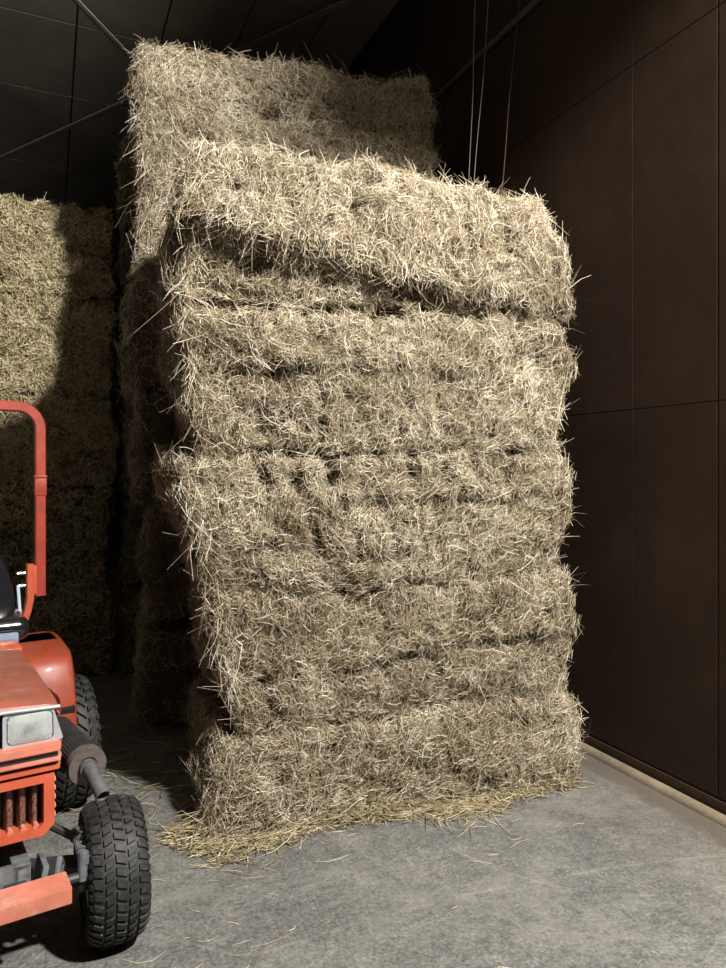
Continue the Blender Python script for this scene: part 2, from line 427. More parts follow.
def make_bale(name, size, warp, seed, dens, kind='hay', grooves=(), ledge=None, long_edge=0.0, origin=(0, 0, 0), slots=(), ends=()):
    """size: nominal (length, depth, height). warp(a,w,h)->xyz in metres, a,w,h in 0..1 of nominal.
       dens: stalks per m2 for front, back, left, right, top, bottom."""
    rng = np.random.default_rng(seed); Lx, Wy, Hz = size; half = np.array(size)/2
    r = 0.075 if kind == 'hay' else 0.04
    # flake joints along the length
    fl_x = []; x = -half[0]
    while x < half[0]:
        x += rng.uniform(0.075, 0.15); fl_x.append((x, rng.uniform(0.15, 1.0)))
    def disp(q, nrm):
        fr = np.abs(nrm[:, 1]); tp = np.abs(nrm[:, 2]); sd = np.abs(nrm[:, 0])
        d = 0.030*vnoise(q, 3.0, seed) + 0.038*vnoise(q, 8.0, seed+1) + 0.028*vnoise(q, 19.0, seed+2)
        if kind != 'hay': d = d*0.75
        # flake gaps
        wob = q[:, 0] + 0.035*vnoise(q*np.array([0.3, 1, 1]), 4.0, seed+3)
        g = np.zeros(len(q))
        for fx, am in fl_x:
            g = np.maximum(g, am*np.exp(-((wob-fx)/0.010)**2))
        msk = np.clip(vnoise(q*np.array([1.6, 1, 2.2]), 3.2, seed+4)*1.9+0.15, 0, 1)
        d -= 0.075*g*msk*np.maximum(fr, tp*0.5)
        # deep holes where flakes open
        hole = np.clip(vnoise(q*np.array([1.5, 1, 0.9]), 9.0, seed+5)-0.42, 0, 1)
        d -= 0.17*hole*np.maximum(fr, sd*.6)
        hz = q[:, 2]/Hz + 0.5; ax = q[:, 0]/Lx + 0.5
        for (g0, g1, a0, a1, dep, wd) in grooves:
            line = g0+(g1-g0)*ax + 0.02*vnoise(q*np.array([1, 0.0, 0.0])+0.5, 7.0, seed+8)
            m2 = np.clip((ax-a0)*12, 0, 1)*np.clip((a1-ax)*12, 0, 1)*np.clip(0.65+0.9*vnoise(q*np.array([1, 0, 0]), 6.0, seed+9), 0.15, 1)
            t = (hz-line)*Hz
            d -= dep*np.exp(-(t/wd)**2)*m2*fr
            d += 0.35*dep*np.exp(-((t-wd*2.2)/(wd*1.6))**2)*m2*fr
        if ledge is not None:
            g0, g1, up, dn, wd = ledge
            line = g0+(g1-g0)*ax + 0.025*vnoise(q*np.array([1, 0, 0]), 5.0, seed+7)
            t = (hz-line)*Hz; sm = 1/(1+np.exp(-t/wd))
            fade = np.exp(-np.clip(t, 0, 9)/0.45)
            d += (up*sm*fade - dn*(1-sm))*fr
        for (a0, h0, h1, dep, wd) in slots:
            cx = a0 + 0.012*vnoise(q*np.array([0, 0, 1.0])+a0*9, 7.0, seed+11)
            d -= 1.7*dep*np.exp(-((ax-cx)*Lx/(1.5*wd))**2)*np.clip((hz-h0)*14, 0, 1)*np.clip((h1-hz)*14, 0, 1)*fr
        for (sg, h0, wd, amt) in ends:
            d += amt*np.exp(-((hz-h0)/wd)**2)*np.clip(nrm[:, 0]*sg*1.3, 0, 1)
        bulge = 0.020*(1-(2*hz-1)**2)*np.maximum(fr, sd)
        return d + bulge
    def W(P):
        a = P[:, 0]/Lx+0.5; w_ = P[:, 1]/Wy+0.5; h = P[:, 2]/Hz+0.5
        X = warp(a, w_, h)
        # the whole stack has slumped: seams wander, faces lean in and out (one field shared by neighbours)
        g = X*np.array([1.0, 1.0, 0.7]); zz = np.clip(X[:, 2]/0.25, 0, 1)
        X[:, 2] += zz*(0.040*vnoise(g, 2.3, 901) + 0.022*vnoise(g, 6.5, 902) + 0.010*vnoise(g, 15.0, 905))
        X[:, 1] += 0.045*vnoise(X*np.array([1.0, 0.2, 1.0]), 2.1, 903); X[:, 0] += 0.035*vnoise(X*np.array([0.4, 1.0, 1.0]), 2.6, 904)
        return X
    # ---- core
    nx, ny, nz = int(Lx/0.022), int(Wy/0.05), int(Hz/0.022)
    Vs = []; Fs = []; off = 0
    for axis, sgn, na, nb in ((1, -1, nx, nz), (1, 1, nx//3, nz//3), (0, -1, ny, nz), (0, 1, ny, nz), (2, 1, nx, ny), (2, -1, nx//3, ny//3)):
        A, B = np.meshgrid(np.linspace(-1, 1, na+1), np.linspace(-1, 1, nb+1), indexing='ij')
        q = np.zeros((A.size, 3)); oth = [i for i in range(3) if i != axis]
        q[:, oth[0]] = A.ravel()*half[oth[0]]; q[:, oth[1]] = B.ravel()*half[oth[1]]; q[:, axis] = sgn*half[axis]
        p, nrm = round_box(q, half, r)
        d = disp(p, nrm)
        p = p + nrm*(d-0.012)[:, None]
        idx = np.arange(A.size).reshape(na+1, nb+1)
        f = np.stack([idx[:-1, :-1], idx[1:, :-1], idx[1:, 1:], idx[:-1, 1:]], -1).reshape(-1, 4)
        if (sgn > 0) == (axis == 1): f = f[:, ::-1]
        Vs.append(p); Fs.append(f+off); off += len(p)
    V0 = W(np.concatenate(Vs)); F0 = np.concatenate(Fs)
    tint0 = rng.random(len(V0))
    # ---- stalks
    C = []; Nm = []; 
    faces = ((1, -1, Lx*Hz, dens[0]), (1, 1, Lx*Hz, dens[1]), (0, -1, Wy*Hz, dens[2]), (0, 1, Wy*Hz, dens[3]), (2, 1, Lx*Wy, dens[4]), (2, -1, Lx*Wy, dens[5]))
    for axis, sgn, area, dn in faces:
        n = int(area*dn)
        if n == 0: continue
        q = rng.uniform(-1, 1, (n, 3))*half; q[:, axis] = sgn*half[axis]
        p, nrm = round_box(q, half, r)
        C.append(p); Nm.append(nrm)
    C = np.concatenate(C); Nm = np.concatenate(Nm); n = len(C)
    d = disp(C, Nm)
    C = C + Nm*(d + rng.uniform(-0.012, 0.014, n))[:, None]
    # tangent frames
    up = np.array([0, 0, 1.0]); t1 = np.cross(Nm, up); bad = np.linalg.norm(t1, axis=1) < 0.3
    t1[bad] = np.cross(Nm[bad], np.array([0, 1.0, 0])); t1 /= np.linalg.norm(t1, axis=1, keepdims=True)
    t2 = np.cross(t1, Nm)
    # local swirl of the stalks: clumps share a direction
    base_a = PI/2 + 1.5*vnoise(C, 6.0, seed+20) + 0.9*vnoise(C, 17.0, seed+21)
    spread = 0.65 if kind == 'hay' else 1.0
    ang = base_a + rng.normal(0, spread, n)
    T = t1*np.cos(ang)[:, None] + t2*np.sin(ang)[:, None]
    T = T + Nm*rng.normal(0.0, 0.22, n)[:, None]; T /= np.linalg.norm(T, axis=1, keepdims=True)
    if kind == 'hay':
        L = np.clip(rng.lognormal(math.log(0.068), 0.5, n), 0.025, 0.22)
        L[d < -0.045] *= 0.6; rad = rng.uniform(0.0008, 0.0021, n); seg = 5
        lift = rng.normal(0.12, 0.20, n); droop = np.abs(rng.normal(0.06, 0.16, n)); bend = rng.normal(0, 0.26, n)
    else:
        L = np.clip(rng.lognormal(math.log(0.060), 0.35, n), 0.025, 0.14)
        rad = rng.uniform(0.0020, 0.0040, n); seg = 3
        lift = rng.normal(0.16, 0.22, n); droop = np.abs(rng.normal(0.0, 0.05, n)); bend = rng.normal(0, 0.05, n)
    # wisps
    wsp = rng.random(n) < (0.022 if kind == 'hay' else 0.008)
    wsp &= Nm[:, 0] > -0.8; L[wsp] *= rng.uniform(1.3, 2.3, wsp.sum()); lift[wsp] += rng.uniform(0.1, 0.5, wsp.sum()); droop[wsp] += rng.uniform(0, .5, wsp.sum())
    bend[wsp] *= 1.6
    # frayed ends near the vertical edges and lower rims
    if long_edge > 0:
        ax = C[:, 0]/half[0]; e = (ax < -0.93) & (np.abs(Nm[:, 1]) > 0.5) & (rng.random(n) < long_edge)
        T[e] = Nm[e]*0.25 + np.array([-0.1, -0.1, -0.3]) + rng.normal(0, 0.45, (e.sum(), 3)); T[e] /= np.linalg.norm(T[e], axis=1, keepdims=True)
        L[e] *= 1.25; droop[e] += rng.uniform(0.1, 0.9, e.sum()); bend[e] *= 1.5
    sd_ = Nm[:, 0] < -0.8; L[sd_] *= 0.75; rad[sd_] *= 0.75; lift[sd_] *= 0.6
    rt_ = Nm[:, 0] > 0.6; L[rt_] *= 0.7; lift[rt_] *= 0.6; T[rt_] -= 0.6*Nm[rt_]*np.maximum((T[rt_]*Nm[rt_]).sum(1), 0)[:, None]
    L = np.minimum(L, 0.20); bend[L > 0.14] += rng.normal(0, 0.35, (L > 0.14).sum())
    V1, F1, per = tubes(C, T, Nm, L, rad, bend, lift, droop, rng, seg)
    V1 = W(V1)
    tn = np.clip(rng.normal(0.50, 0.30, n) + 0.18*vnoise(C, 5.0, seed+30), 0, 1)
    V = np.concatenate([V0, V1]); F = np.concatenate([F0, F1+len(V0)])
    mi = np.concatenate([np.zeros(len(F0)), np.ones(len(F1))])
    tint = np.concatenate([tint0, np.repeat(tn, per)])
    V[:, 2] = np.maximum(V[:, 2], 0.002)
    uu = V[:, 0]*math.cos(TH)+V[:, 1]*math.sin(TH); ex = np.maximum(uu-(UW-0.025), 0)     # stalks bend away from the wall
    V[:, 0] -= ex*math.cos(TH); V[:, 1] -= ex*math.sin(TH)
    o3 = np.array(origin); V = V-o3
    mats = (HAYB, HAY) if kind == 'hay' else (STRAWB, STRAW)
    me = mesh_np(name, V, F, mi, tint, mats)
    o = bpy.data.objects.new(name, me); COL.objects.link(o); o.location = origin
    return o

def column_frame(corner, ang_vec):
    e = np.array(ang_vec, float); e /= np.linalg.norm(e); return np.array(corner, float), e, np.array([-e[1], e[0]])
def quad_warp(frame, sbl, sbr, stl, str_, zbl, zbr, ztl, ztr, p0, p1, depth):
    """bottom/top left/right positions along the front, heights, protrusion (towards camera) at bottom/top"""
    O, e, nn = frame
    def f(a, w_, h):
        sl = sbl+(stl-sbl)*h; sr = sbr+(str_-sbr)*h; s = sl+(sr-sl)*a
        z = (zbl+(zbr-zbl)*a)*(1-h) + (ztl+(ztr-ztl)*a)*h
        t = -(p0+(p1-p0)*h)*(1-w_) + depth*w_
        out = np.empty((len(a), 3))
        out[:, 0] = O[0]+e[0]*s+nn[0]*t; out[:, 1] = O[1]+e[1]*s+nn[1]*t; out[:, 2] = z
        return out
    return f

# ---- front column: five bales, laid on each other
FF = column_frame((-0.78, 3.37), (1.98, 0.65))
Lf = 2.08
front = [
    # sbl, sbr, stl, str, zbl, zbr, ztl, ztr, p0, p1, grooves, ledge, label
    dict(s=(0.06, 2.04, 0.09, 2.02), z=(0.0, 0.0, 0.44, 0.52), p=(0.09, 0.03), gr=[], label='hay bale at the foot of the tallest lit stack, loose straw against it'),
    dict(s=(0.20, 1.97, 0.10, 2.00), z=(0.44, 0.52, 1.08, 1.15), p=(0.00, 0.03), ends=[(1, 0.55, 0.30, 0.08), (-1, 0.5, 0.2, 0.03)], sl=[(0.1, .1, .5, .06, .02), (0.42, .5, .95, .06, .015), (0.7, .3, .8, .05, .015)], gr=[(0.36, 0.52, 0.0, 1.0, 0.09, 0.03)], label='second hay bale up from the floor in the front stack'),
    dict(ends=[(1, 0.72, 0.18, 0.05), (-1, 0.75, 0.25, 0.06)], sl=[(0.19, .66, .98, .09, .03), (0.27, .66, .98, .10, .022), (0.36, .70, 1, .11, .030), (0.44, .68, .98, .06, .012), (0.56, .7, 1, .07, .014), (0.65, .68, .96, .06, .012), (0.74, .7, 1, .08, .016), (0.84, .7, 1, .06, .012), (0.30, .25, .6, .07, .02), (0.40, .2, .6, .05, .012), (.5, .2, .6, .05, .012), (.62, .2, .55, .05, .012)], s=(0.07, 1.95, -0.08, 1.97), z=(1.08, 1.15, 1.78, 1.79), p=(0.02, 0.05), gr=[(0.66, 0.62, 0.20, 1.0, 0.10, 0.022), (0.3, 0.28, 0.0, 0.6, 0.05, 0.03)], label='middle hay bale of the front stack, its left end jutting out'),
    dict(ends=[(1, 0.62, 0.16, 0.10), (-1, 0.75, 0.2, 0.03)], sl=[(0.15, .05, .4, .05, .02), (0.3, .1, .5, .06, .014), (.62, .1, .5, .05, .014), (.5, .55, .62, .12, .03), (.74, .52, .6, .12, .03), (.66, .52, .6, .10, .02)], s=(0.05, 1.95, -0.08, 1.95), z=(1.78, 1.79, 2.465, 2.52), p=(0.03, 0.02), gr=[(0.55, 0.60, 0.0, 1.0, 0.10, 0.022)], label='fourth hay bale up in the front stack, with a pointed bulge at right'),
    dict(ends=[(1, 0.45, 0.4, 0.04)], sl=[(.4, .5, .8, .05, .015), (.62, .5, .9, .06, .012), (.72, .4, .9, .06, .012), (.83, .4, .8, .05, .012)], s=(-0.09, 1.97, -0.04, 1.89), z=(2.465, 2.52, 3.18, 3.17), p=(0.02, 0.01), gr=[(0.14, 0.0, 0.0, 0.55, 0.03, 0.02)], ledge=(0.50, -0.02, 0.115, 0.060, 0.012), label='topmost hay bale of the front stack, crossed by a slanting ledge'),
]
for i, b in enumerate(front):
    sbl, sbr, stl, str_ = b['s']; zbl, zbr, ztl, ztr = b['z']
    H = (ztl-zbl+ztr-zbr)/2
    wf = quad_warp(FF, sbl, sbr, stl, str_, zbl, zbr, ztl, ztr, b['p'][0], b['p'][1], 1.15)
    oc = wf(np.array([.5]), np.array([.5]), np.array([0.]))[0]
    top = 6500 if i == 4 else 1500
    o = make_bale('hay_bale', (Lf, 1.15, H), wf, 100+i*17, (13500, 0, 6500, 2800, top, 0), 'hay', b['gr'], b.get('ledge'), 0.30, oc, b.get('sl', ()), b.get('ends', ()))
    tag(o, b['label'], 'hay bale', 'hay bales of the front stack')

# ---- column behind it: six bales
FB = column_frame((-1.46, 4.70), (0.967, 0.250))
hb = [0, 0.72, 1.46, 2.20, 2.94, 3.68, 4.42]
offs = [(0.02, 0.0), (0.07, 0.02), (-0.02, -0.01), (-0.06, 0.03), (0.02, 0.0), (0.0, 0.0)]
lab = ['bottom hay bale of the shaded stack behind the front one, on the floor',
       'second hay bale up in the shaded stack behind the front one',
       'third hay bale up in the shaded stack behind the front one',
       'hay bale three below the top of the stack behind the front one',
       'hay bale just below the highest one, its lit end left of the front stack',
       'highest hay bale, standing above the front stack under the ceiling']
for i in range(6):
    o1, pp = offs[i]
    sl = o1; sr = 2.06
    zt = [hb[i+1], hb[i+1]]
    if i == 5: zt = [4.47, 4.45]
    wf = quad_warp(FB, sl, sr, sl+0.01, sr-(0.08 if i == 5 else 0), hb[i], hb[i], zt[0], zt[1], pp, pp+0.01, 1.15)
    oc = wf(np.array([.5]), np.array([.5]), np.array([0.]))[0]
    d = (11500, 0, 5000, 1500, 3500, 0) if i >= 4 else (1500, 0, 3200, 100, 0, 0)
    o = make_bale('hay_bale', (1.98, 1.15, 0.73), wf, 300+i*13, d, 'hay', [(0.56, 0.50, 0, 1, 0.05, 0.022)], None, 0.4, oc)
    tag(o, lab[i], 'hay bale', 'hay bales of the stack behind')
# ---- third column, showing as a dark strip
FC = column_frame((-1.97, 5.93), (0.967, 0.254))
lab3 = ['first', 'second', 'third', 'fourth', 'fifth', 'sixth']
for i in range(6):
    o1 = (0.0, 0.04, 0.0, 0.05, 0.02, 0.0)[i]
    wf = quad_warp(FC, o1, 1.98, o1, 1.98, hb[i], hb[i], hb[i+1], hb[i+1], 0, 0, 1.15)
    oc = wf(np.array([.5]), np.array([.5]), np.array([0.]))[0]
    o = make_bale('hay_bale', (1.98, 1.15, 0.73), wf, 500+i*11, (900, 0, 2200 if i > 2 else 800, 0, 400 if i == 5 else 0, 0), 'hay', [], None, 0.3, oc)
    tag(o, 'hay bale %s from the floor in the rearmost stack, beside the dark gap' % lab3[i], 'hay bale', 'hay bales of the rearmost stack')
# ---- left stack of straw bales, half lit
K = uv(0, 0); e_l = np.array([math.cos(TH), math.sin(TH)])
Kc = np.array([-2.07, 6.0]); FL = column_frame(Kc - e_l*2.25, e_l)
zl = [0, 0.77, 1.54, 2.30, 3.07, 3.82]
labl = ['bottom straw bale of the left stack, in the dark behind the tractor',
        'second straw bale up in the left stack, in shadow behind the tractor',
        'straw bale behind the tractor roll bar, middle of the left stack',
        'yellowish straw bale just below the top of the left stack',
        'top yellowish straw bale of the left stack, half in sharp shadow']
for i in range(5):
    wf = quad_warp(FL, (0, 0.02, -0.02, 0.01, 0.0)[i], 2.25-(0, .05, 0, .02, 0)[i], 0, 2.24, zl[i], zl[i], zl[i+1]+(0.0 if i < 4 else 0.02), zl[i+1], (0, .01, .02, 0, .01)[i], 0.01, 1.15)
    oc = wf(np.array([.5]), np.array([.5]), np.array([0.]))[0]
    o = make_bale('straw_bale', (2.25, 1.15, 0.77), wf, 700+i*19, ((9000, 0, 300, 600, 1500 if i == 4 else 0, 0) if i > 1 else (4500, 0, 300, 400, 0, 0)), 'straw', [], None, 0.0, oc)
    tag(o, labl[i], 'straw bale', 'straw bales of the left stack')

# ---- loose straw
def loose():
    rng = np.random.default_rng(77)
    O, e, nn = FF
    n = 5000
    s = rng.uniform(-0.02, 1.98, n); t = -np.abs(rng.normal(0, 0.085, n))
    t *= 0.55+0.75*(0.5+0.5*np.sin(s*5.2+1.0))*(0.4+0.6*(s < 1.5)) ; hgt = 0.13*np.exp(t/0.08)*(0.6+0.4*np.sin(s*7+2))
    z = 0.004 + rng.random(n)*np.maximum(hgt, 0.01)
    C = np.stack([O[0]+e[0]*s+nn[0]*(t-0.02), O[1]+e[1]*s+nn[1]*(t-0.02), z], 1)
    # tail left of the corner
    n2 = 350
    s2 = rng.uniform(-0.12, 0.08, n2); t2 = rng.normal(0.0, 0.05, n2)
    C2 = np.stack([O[0]+e[0]*s2+nn[0]*t2, O[1]+e[1]*s2+nn[1]*t2, 0.004+rng.random(n2)*0.02], 1)
    # shaded floor left of the stack and behind the tractor
    n3 = 260
    C3 = np.stack([rng.uniform(-1.75, -0.85, n3), rng.uniform(3.5, 5.0, n3), 0.003+rng.random(n3)*0.02], 1)
    C = np.concatenate([C, C2, C3]); n = len(C)
    a = np.arctan2(e[1], e[0]) + rng.normal(0, 1.0, n)
    T = np.stack([np.cos(a), np.sin(a), rng.normal(0, 0.16, n)], 1); T /= np.linalg.norm(T, axis=1, keepdims=True)
    Nn = np.tile(np.array([0, 0, 1.0]), (n, 1))
    L = np.clip(rng.lognormal(math.log(0.10), 0.45, n), 0.03, 0.30)
    V, F, per = tubes(C, T, Nn, L, rng.uniform(0.0012, 0.0027, n), rng.normal(0, 0.12, n), rng.normal(0.02, 0.08, n), np.zeros(n), rng, 4)
    V[:, 2] = np.maximum(V[:, 2], 0.002)
    tn = np.clip(rng.normal(0.5, 0.3, n), 0, 1)
    me = mesh_np('loose_straw', V, F, np.zeros(len(F)), np.repeat(tn, per), (LOOSE,))
    o = bpy.data.objects.new('loose_straw', me); COL.objects.link(o)
    tag(o, 'loose yellow straw heaped along the foot of the front stack', 'straw', None, 'stuff')
    # stray stalks strewn over the concrete
    rng = np.random.default_rng(12); n = 150
    X = rng.uniform(-1.1, 1.3, n); Y = rng.uniform(2.3, 3.5, n)
    keep = ((X < -0.1) & (Y < 3.45)) | (rng.random(n) < 0.16); X = X[keep]; Y = Y[keep]; n = len(X)
    front_y = 3.30+0.33*(X+0.78); ok = Y < front_y-0.03; X = X[ok]; Y = Y[ok]; n = len(X)
    C = np.stack([X, Y, np.full(n, 0.003)], 1)
    a = rng.normal(0.3, 0.6, n); T = np.stack([np.cos(a), np.sin(a), np.zeros(n)], 1)
    Nn = np.tile(np.array([0, 0, 1.0]), (n, 1)); L = np.clip(rng.lognormal(math.log(0.055), 0.5, n), 0.015, 0.16)
    V, F, per = tubes(C, T, Nn, L, rng.uniform(0.001, 0.0019, n), rng.normal(0, 0.2, n), np.zeros(n), np.zeros(n), rng, 4)
    V[:, 2] = np.maximum(V[:, 2], 0.0015)
    me = mesh_np('scattered_straw', V, F, np.zeros(len(F)), np.repeat(np.clip(rng.normal(0.8, 0.15, n), 0, 1), per), (LOOSE,))
    o = bpy.data.objects.new('scattered_straw', me); COL.objects.link(o)
    tag(o, 'stray straw stalks strewn over the grey concrete floor', 'straw', None, 'stuff')
loose()

# ------------------------------------------------------------------ tractor (x = driver's left, y = rearwards)
TR = empty('tractor', (-1.316, 2.386, 0), math.atan2(0.55, 0.835))
tag(TR, 'small orange tractor with roll bar at the left edge, parked before the straw', 'tractor')

def tyre(name, R, Wd, rim_r, cols, rings, lug, parent, loc, steer=0.0, crown=0.018, chevron=False):
    hw = Wd/2
    def rad(x):  # crown of the tread
        t = min(1, abs(x)/hw); return R-lug-crown*t**2.4 - 0.05*max(0, t-0.86)**1.0*1.2
    m = MB()
    prof = [(x, rad(x)) for x in np.linspace(-hw*0.95, hw*0.95, 13)]
    prof += [(hw*1.02, R-0.045), (hw*1.06, R-0.075), (hw*1.03, (R+rim_r)/2), (hw*0.92, rim_r+0.012), (hw*0.80, rim_r), (hw*0.7, rim_r-0.004)]
    prof += [(-hw*0.7, rim_r-0.004), (-hw*0.80, rim_r), (-hw*0.92, rim_r+0.012), (-hw*1.03, (R+rim_r)/2), (-hw*1.06, R-0.075), (-hw*1.02, R-0.045)]
    m.lathe_x(prof, n=72)
    # tread blocks that follow the tyre surface
    b = m.bm
    def blk(x0, x1, t0, t1, sk=0.0, h=lug, ins=0.0035):
        def pt(x, t, hh):
            r = rad(x)+hh; return (x, r*math.cos(t), r*math.sin(t))
        xm = (x0+x1)/2
        lo = [b.verts.new(pt(x, t+sk*(x-xm), -0.004)) for x, t in ((x0, t0), (x1, t0), (x1, t1), (x0, t1))]
        it = ins/R
        hi = [b.verts.new(pt(x, t+sk*(x-xm), h)) for x, t in ((x0+ins, t0+it), (x1-ins, t0+it), (x1-ins, t1-it), (x0+ins, t1-it))]
        for k in range(4): b.faces.new((lo[k], lo[(k+1) % 4], hi[(k+1) % 4], hi[k]))
        b.faces.new(hi)
    st = 2*PI/rings
    rr = random.Random(3)
    for k in range(rings):
        for ci, (x0, x1, ph, fr, sk) in enumerate(cols):
            t = k*st + ph*st
            blk(x0*hw, x1*hw, t, t+st*fr, sk)
            if not chevron and ci in (1, 2, 3) :   # sipe halves
                pass
    # shoulder lugs wrapping on to the sidewall
    for k in range(rings):
        for sg in (-1, 1):
            t = k*st + (0.5 if sg > 0 else 0.1)*st
            vs = []
            for (x, r) in ((hw*0.93, R-lug*0.3-crown), (hw*1.055, R-0.035), (hw*1.085, R-0.065)):
                for tt in (t, t+st*0.5): vs.append(b.verts.new((sg*x, r*math.cos(tt), r*math.sin(tt))))
            for (x, r) in ((hw*0.90, R-lug-crown-0.01), (hw*1.00, R-0.045), (hw*1.04, R-0.075)):
                for tt in (t, t+st*0.5): vs.append(b.verts.new((sg*x, r*math.cos(tt), r*math.sin(tt))))
            for q in ((0, 1, 3, 2), (2, 3, 5, 4), (6, 0, 2, 8), (8, 2, 4, 10), (1, 7, 9, 3), (3, 9, 11, 5), (4, 5, 11, 10), (6, 7, 1, 0)):
                b.faces.new([vs[i] for i in q])
    wheel = empty(name, loc, steer); wheel.parent = parent
    m.build('tyre', RUBBER, wheel, smooth=25)
    rm = MB()
    rp = [(-hw*0.8, rim_r), (-hw*0.84, rim_r+0.01), (-hw*0.88, rim_r+0.008), (-hw*0.84, rim_r-0.012), (-hw*0.45, rim_r-0.02), (hw*0.1, rim_r-0.03), (hw*0.3, rim_r*0.45), (hw*0.34, 0.03), (hw*0.42, 0.03), (hw*0.40, rim_r*0.47), (hw*0.55, rim_r-0.02), (hw*0.84, rim_r-0.012), (hw*0.88, rim_r+0.008), (hw*0.8, rim_r)]
    rm.lathe_x(rp, n=40)
    rm.build('rim', RIMM, wheel)
    hb_ = MB(); hb_.cyl((-hw*0.3, 0, 0), (hw*0.62, 0, 0), 0.042, 0.032, 20, 0.004)
    for k in range(5):
        a = 2*PI*k/5; hb_.cyl((hw*0.36, 0.062*math.cos(a), 0.062*math.sin(a)), (hw*0.52, 0.062*math.cos(a), 0.062*math.sin(a)), 0.009, n=6)
    hb_.build('hub', STEEL, wheel)
    return wheel
AT = [(-0.95, -0.60, 0.0, 0.62, 1.2), (-0.56, -0.24, 0.35, 0.70, -1.6), (-0.20, 0.20, 0.1, 0.74, 1.4), (0.24, 0.56, 0.6, 0.70, -1.6), (0.60, 0.95, 0.25, 0.62, 1.2)]
TURF = [(-0.95, -0.52, 0.0, 0.58, 3.0), (-0.46, -0.02, 0.5, 0.60, -3.0), (0.02, 0.46, 0.0, 0.60, 3.0), (0.52, 0.95, 0.5, 0.58, -3.0)]
fw = tyre('front_wheel', 0.244, 0.19, 0.12, AT, 40, 0.009, TR, (0.482, 0, 0.244), math.radians(-6.5))
fw2 = tyre('front_wheel', 0.244, 0.19, 0.12, AT, 40, 0.009, TR, (-0.482, 0, 0.244), PI+math.radians(-6.5))
rw = tyre('rear_wheel', 0.32, 0.21, 0.15, TURF, 34, 0.016, TR, (0.56, 1.22, 0.32), 0, 0.022, True)
rw2 = tyre('rear_wheel', 0.32, 0.21, 0.15, TURF, 34, 0.016, TR, (-0.56, 1.22, 0.32), PI, 0.022, True)

def P(m, name, mat, parent=TR, smooth=30, label=None):
    o = m.build(name, mat, parent, smooth=smooth)
    if label: o['label'] = label
    return o
# hood: shell with sloped lip
def hood():
    b = bmesh.new(); rows = []
    ys = [-0.262, -0.255, -0.235, -0.20, 0.0, 0.30, 0.64]
    tz = [0.950, 0.960, 0.968, 0.973, 0.972, 0.962, 0.945]
    hw = [0.252, 0.256, 0.258, 0.258, 0.262, 0.270, 0.280]
    for y, z, h in zip(ys, tz, hw):
        prof = [(-h, z-0.30 if y > -0.15 else z-0.012), (-h, z-0.035), (-h+0.012, z-0.014), (-h+0.04, z-0.004), (-h*0.4, z+0.004), (0, z+0.006), (h*0.4, z+0.004), (h-0.04, z-0.004), (h-0.012, z-0.014), (h, z-0.035), (h, z-0.30 if y > -0.15 else z-0.012)]
        rows.append([b.verts.new((x, y, zz)) for x, zz in prof])
    for i in range(len(rows)-1):
        for k in range(len(rows[0])-1): b.faces.new((rows[i][k], rows[i][k+1], rows[i+1][k+1], rows[i+1][k]))
    bmesh.ops.solidify(b, geom=b.faces[:], thickness=0.008)
    m = MB(); m._add(b); return m
hd = P(hood(), 'hood', ORANGE_W, label='sun-faded orange hood')
lip = MB(); lip.tube([(-0.252, -0.262, 0.945), (-0.1, -0.266, 0.953), (0.1, -0.266, 0.953), (0.252, -0.262, 0.945)], 0.006, 8)  # silver tube along the hood's front edge
P(lip, 'hood_lip', SILVER, hd, label='pale front lip')
P(MB().box((0, 0.74, 0.80), (0.56, 0.19, 0.29), 0.02), 'cowl', ORANGE)
P(MB().box((0, 0.855, 0.80), (0.58, 0.03, 0.33), 0.01), 'dash_panel', BLUEST, label='blue-grey rear edge of the cowl')
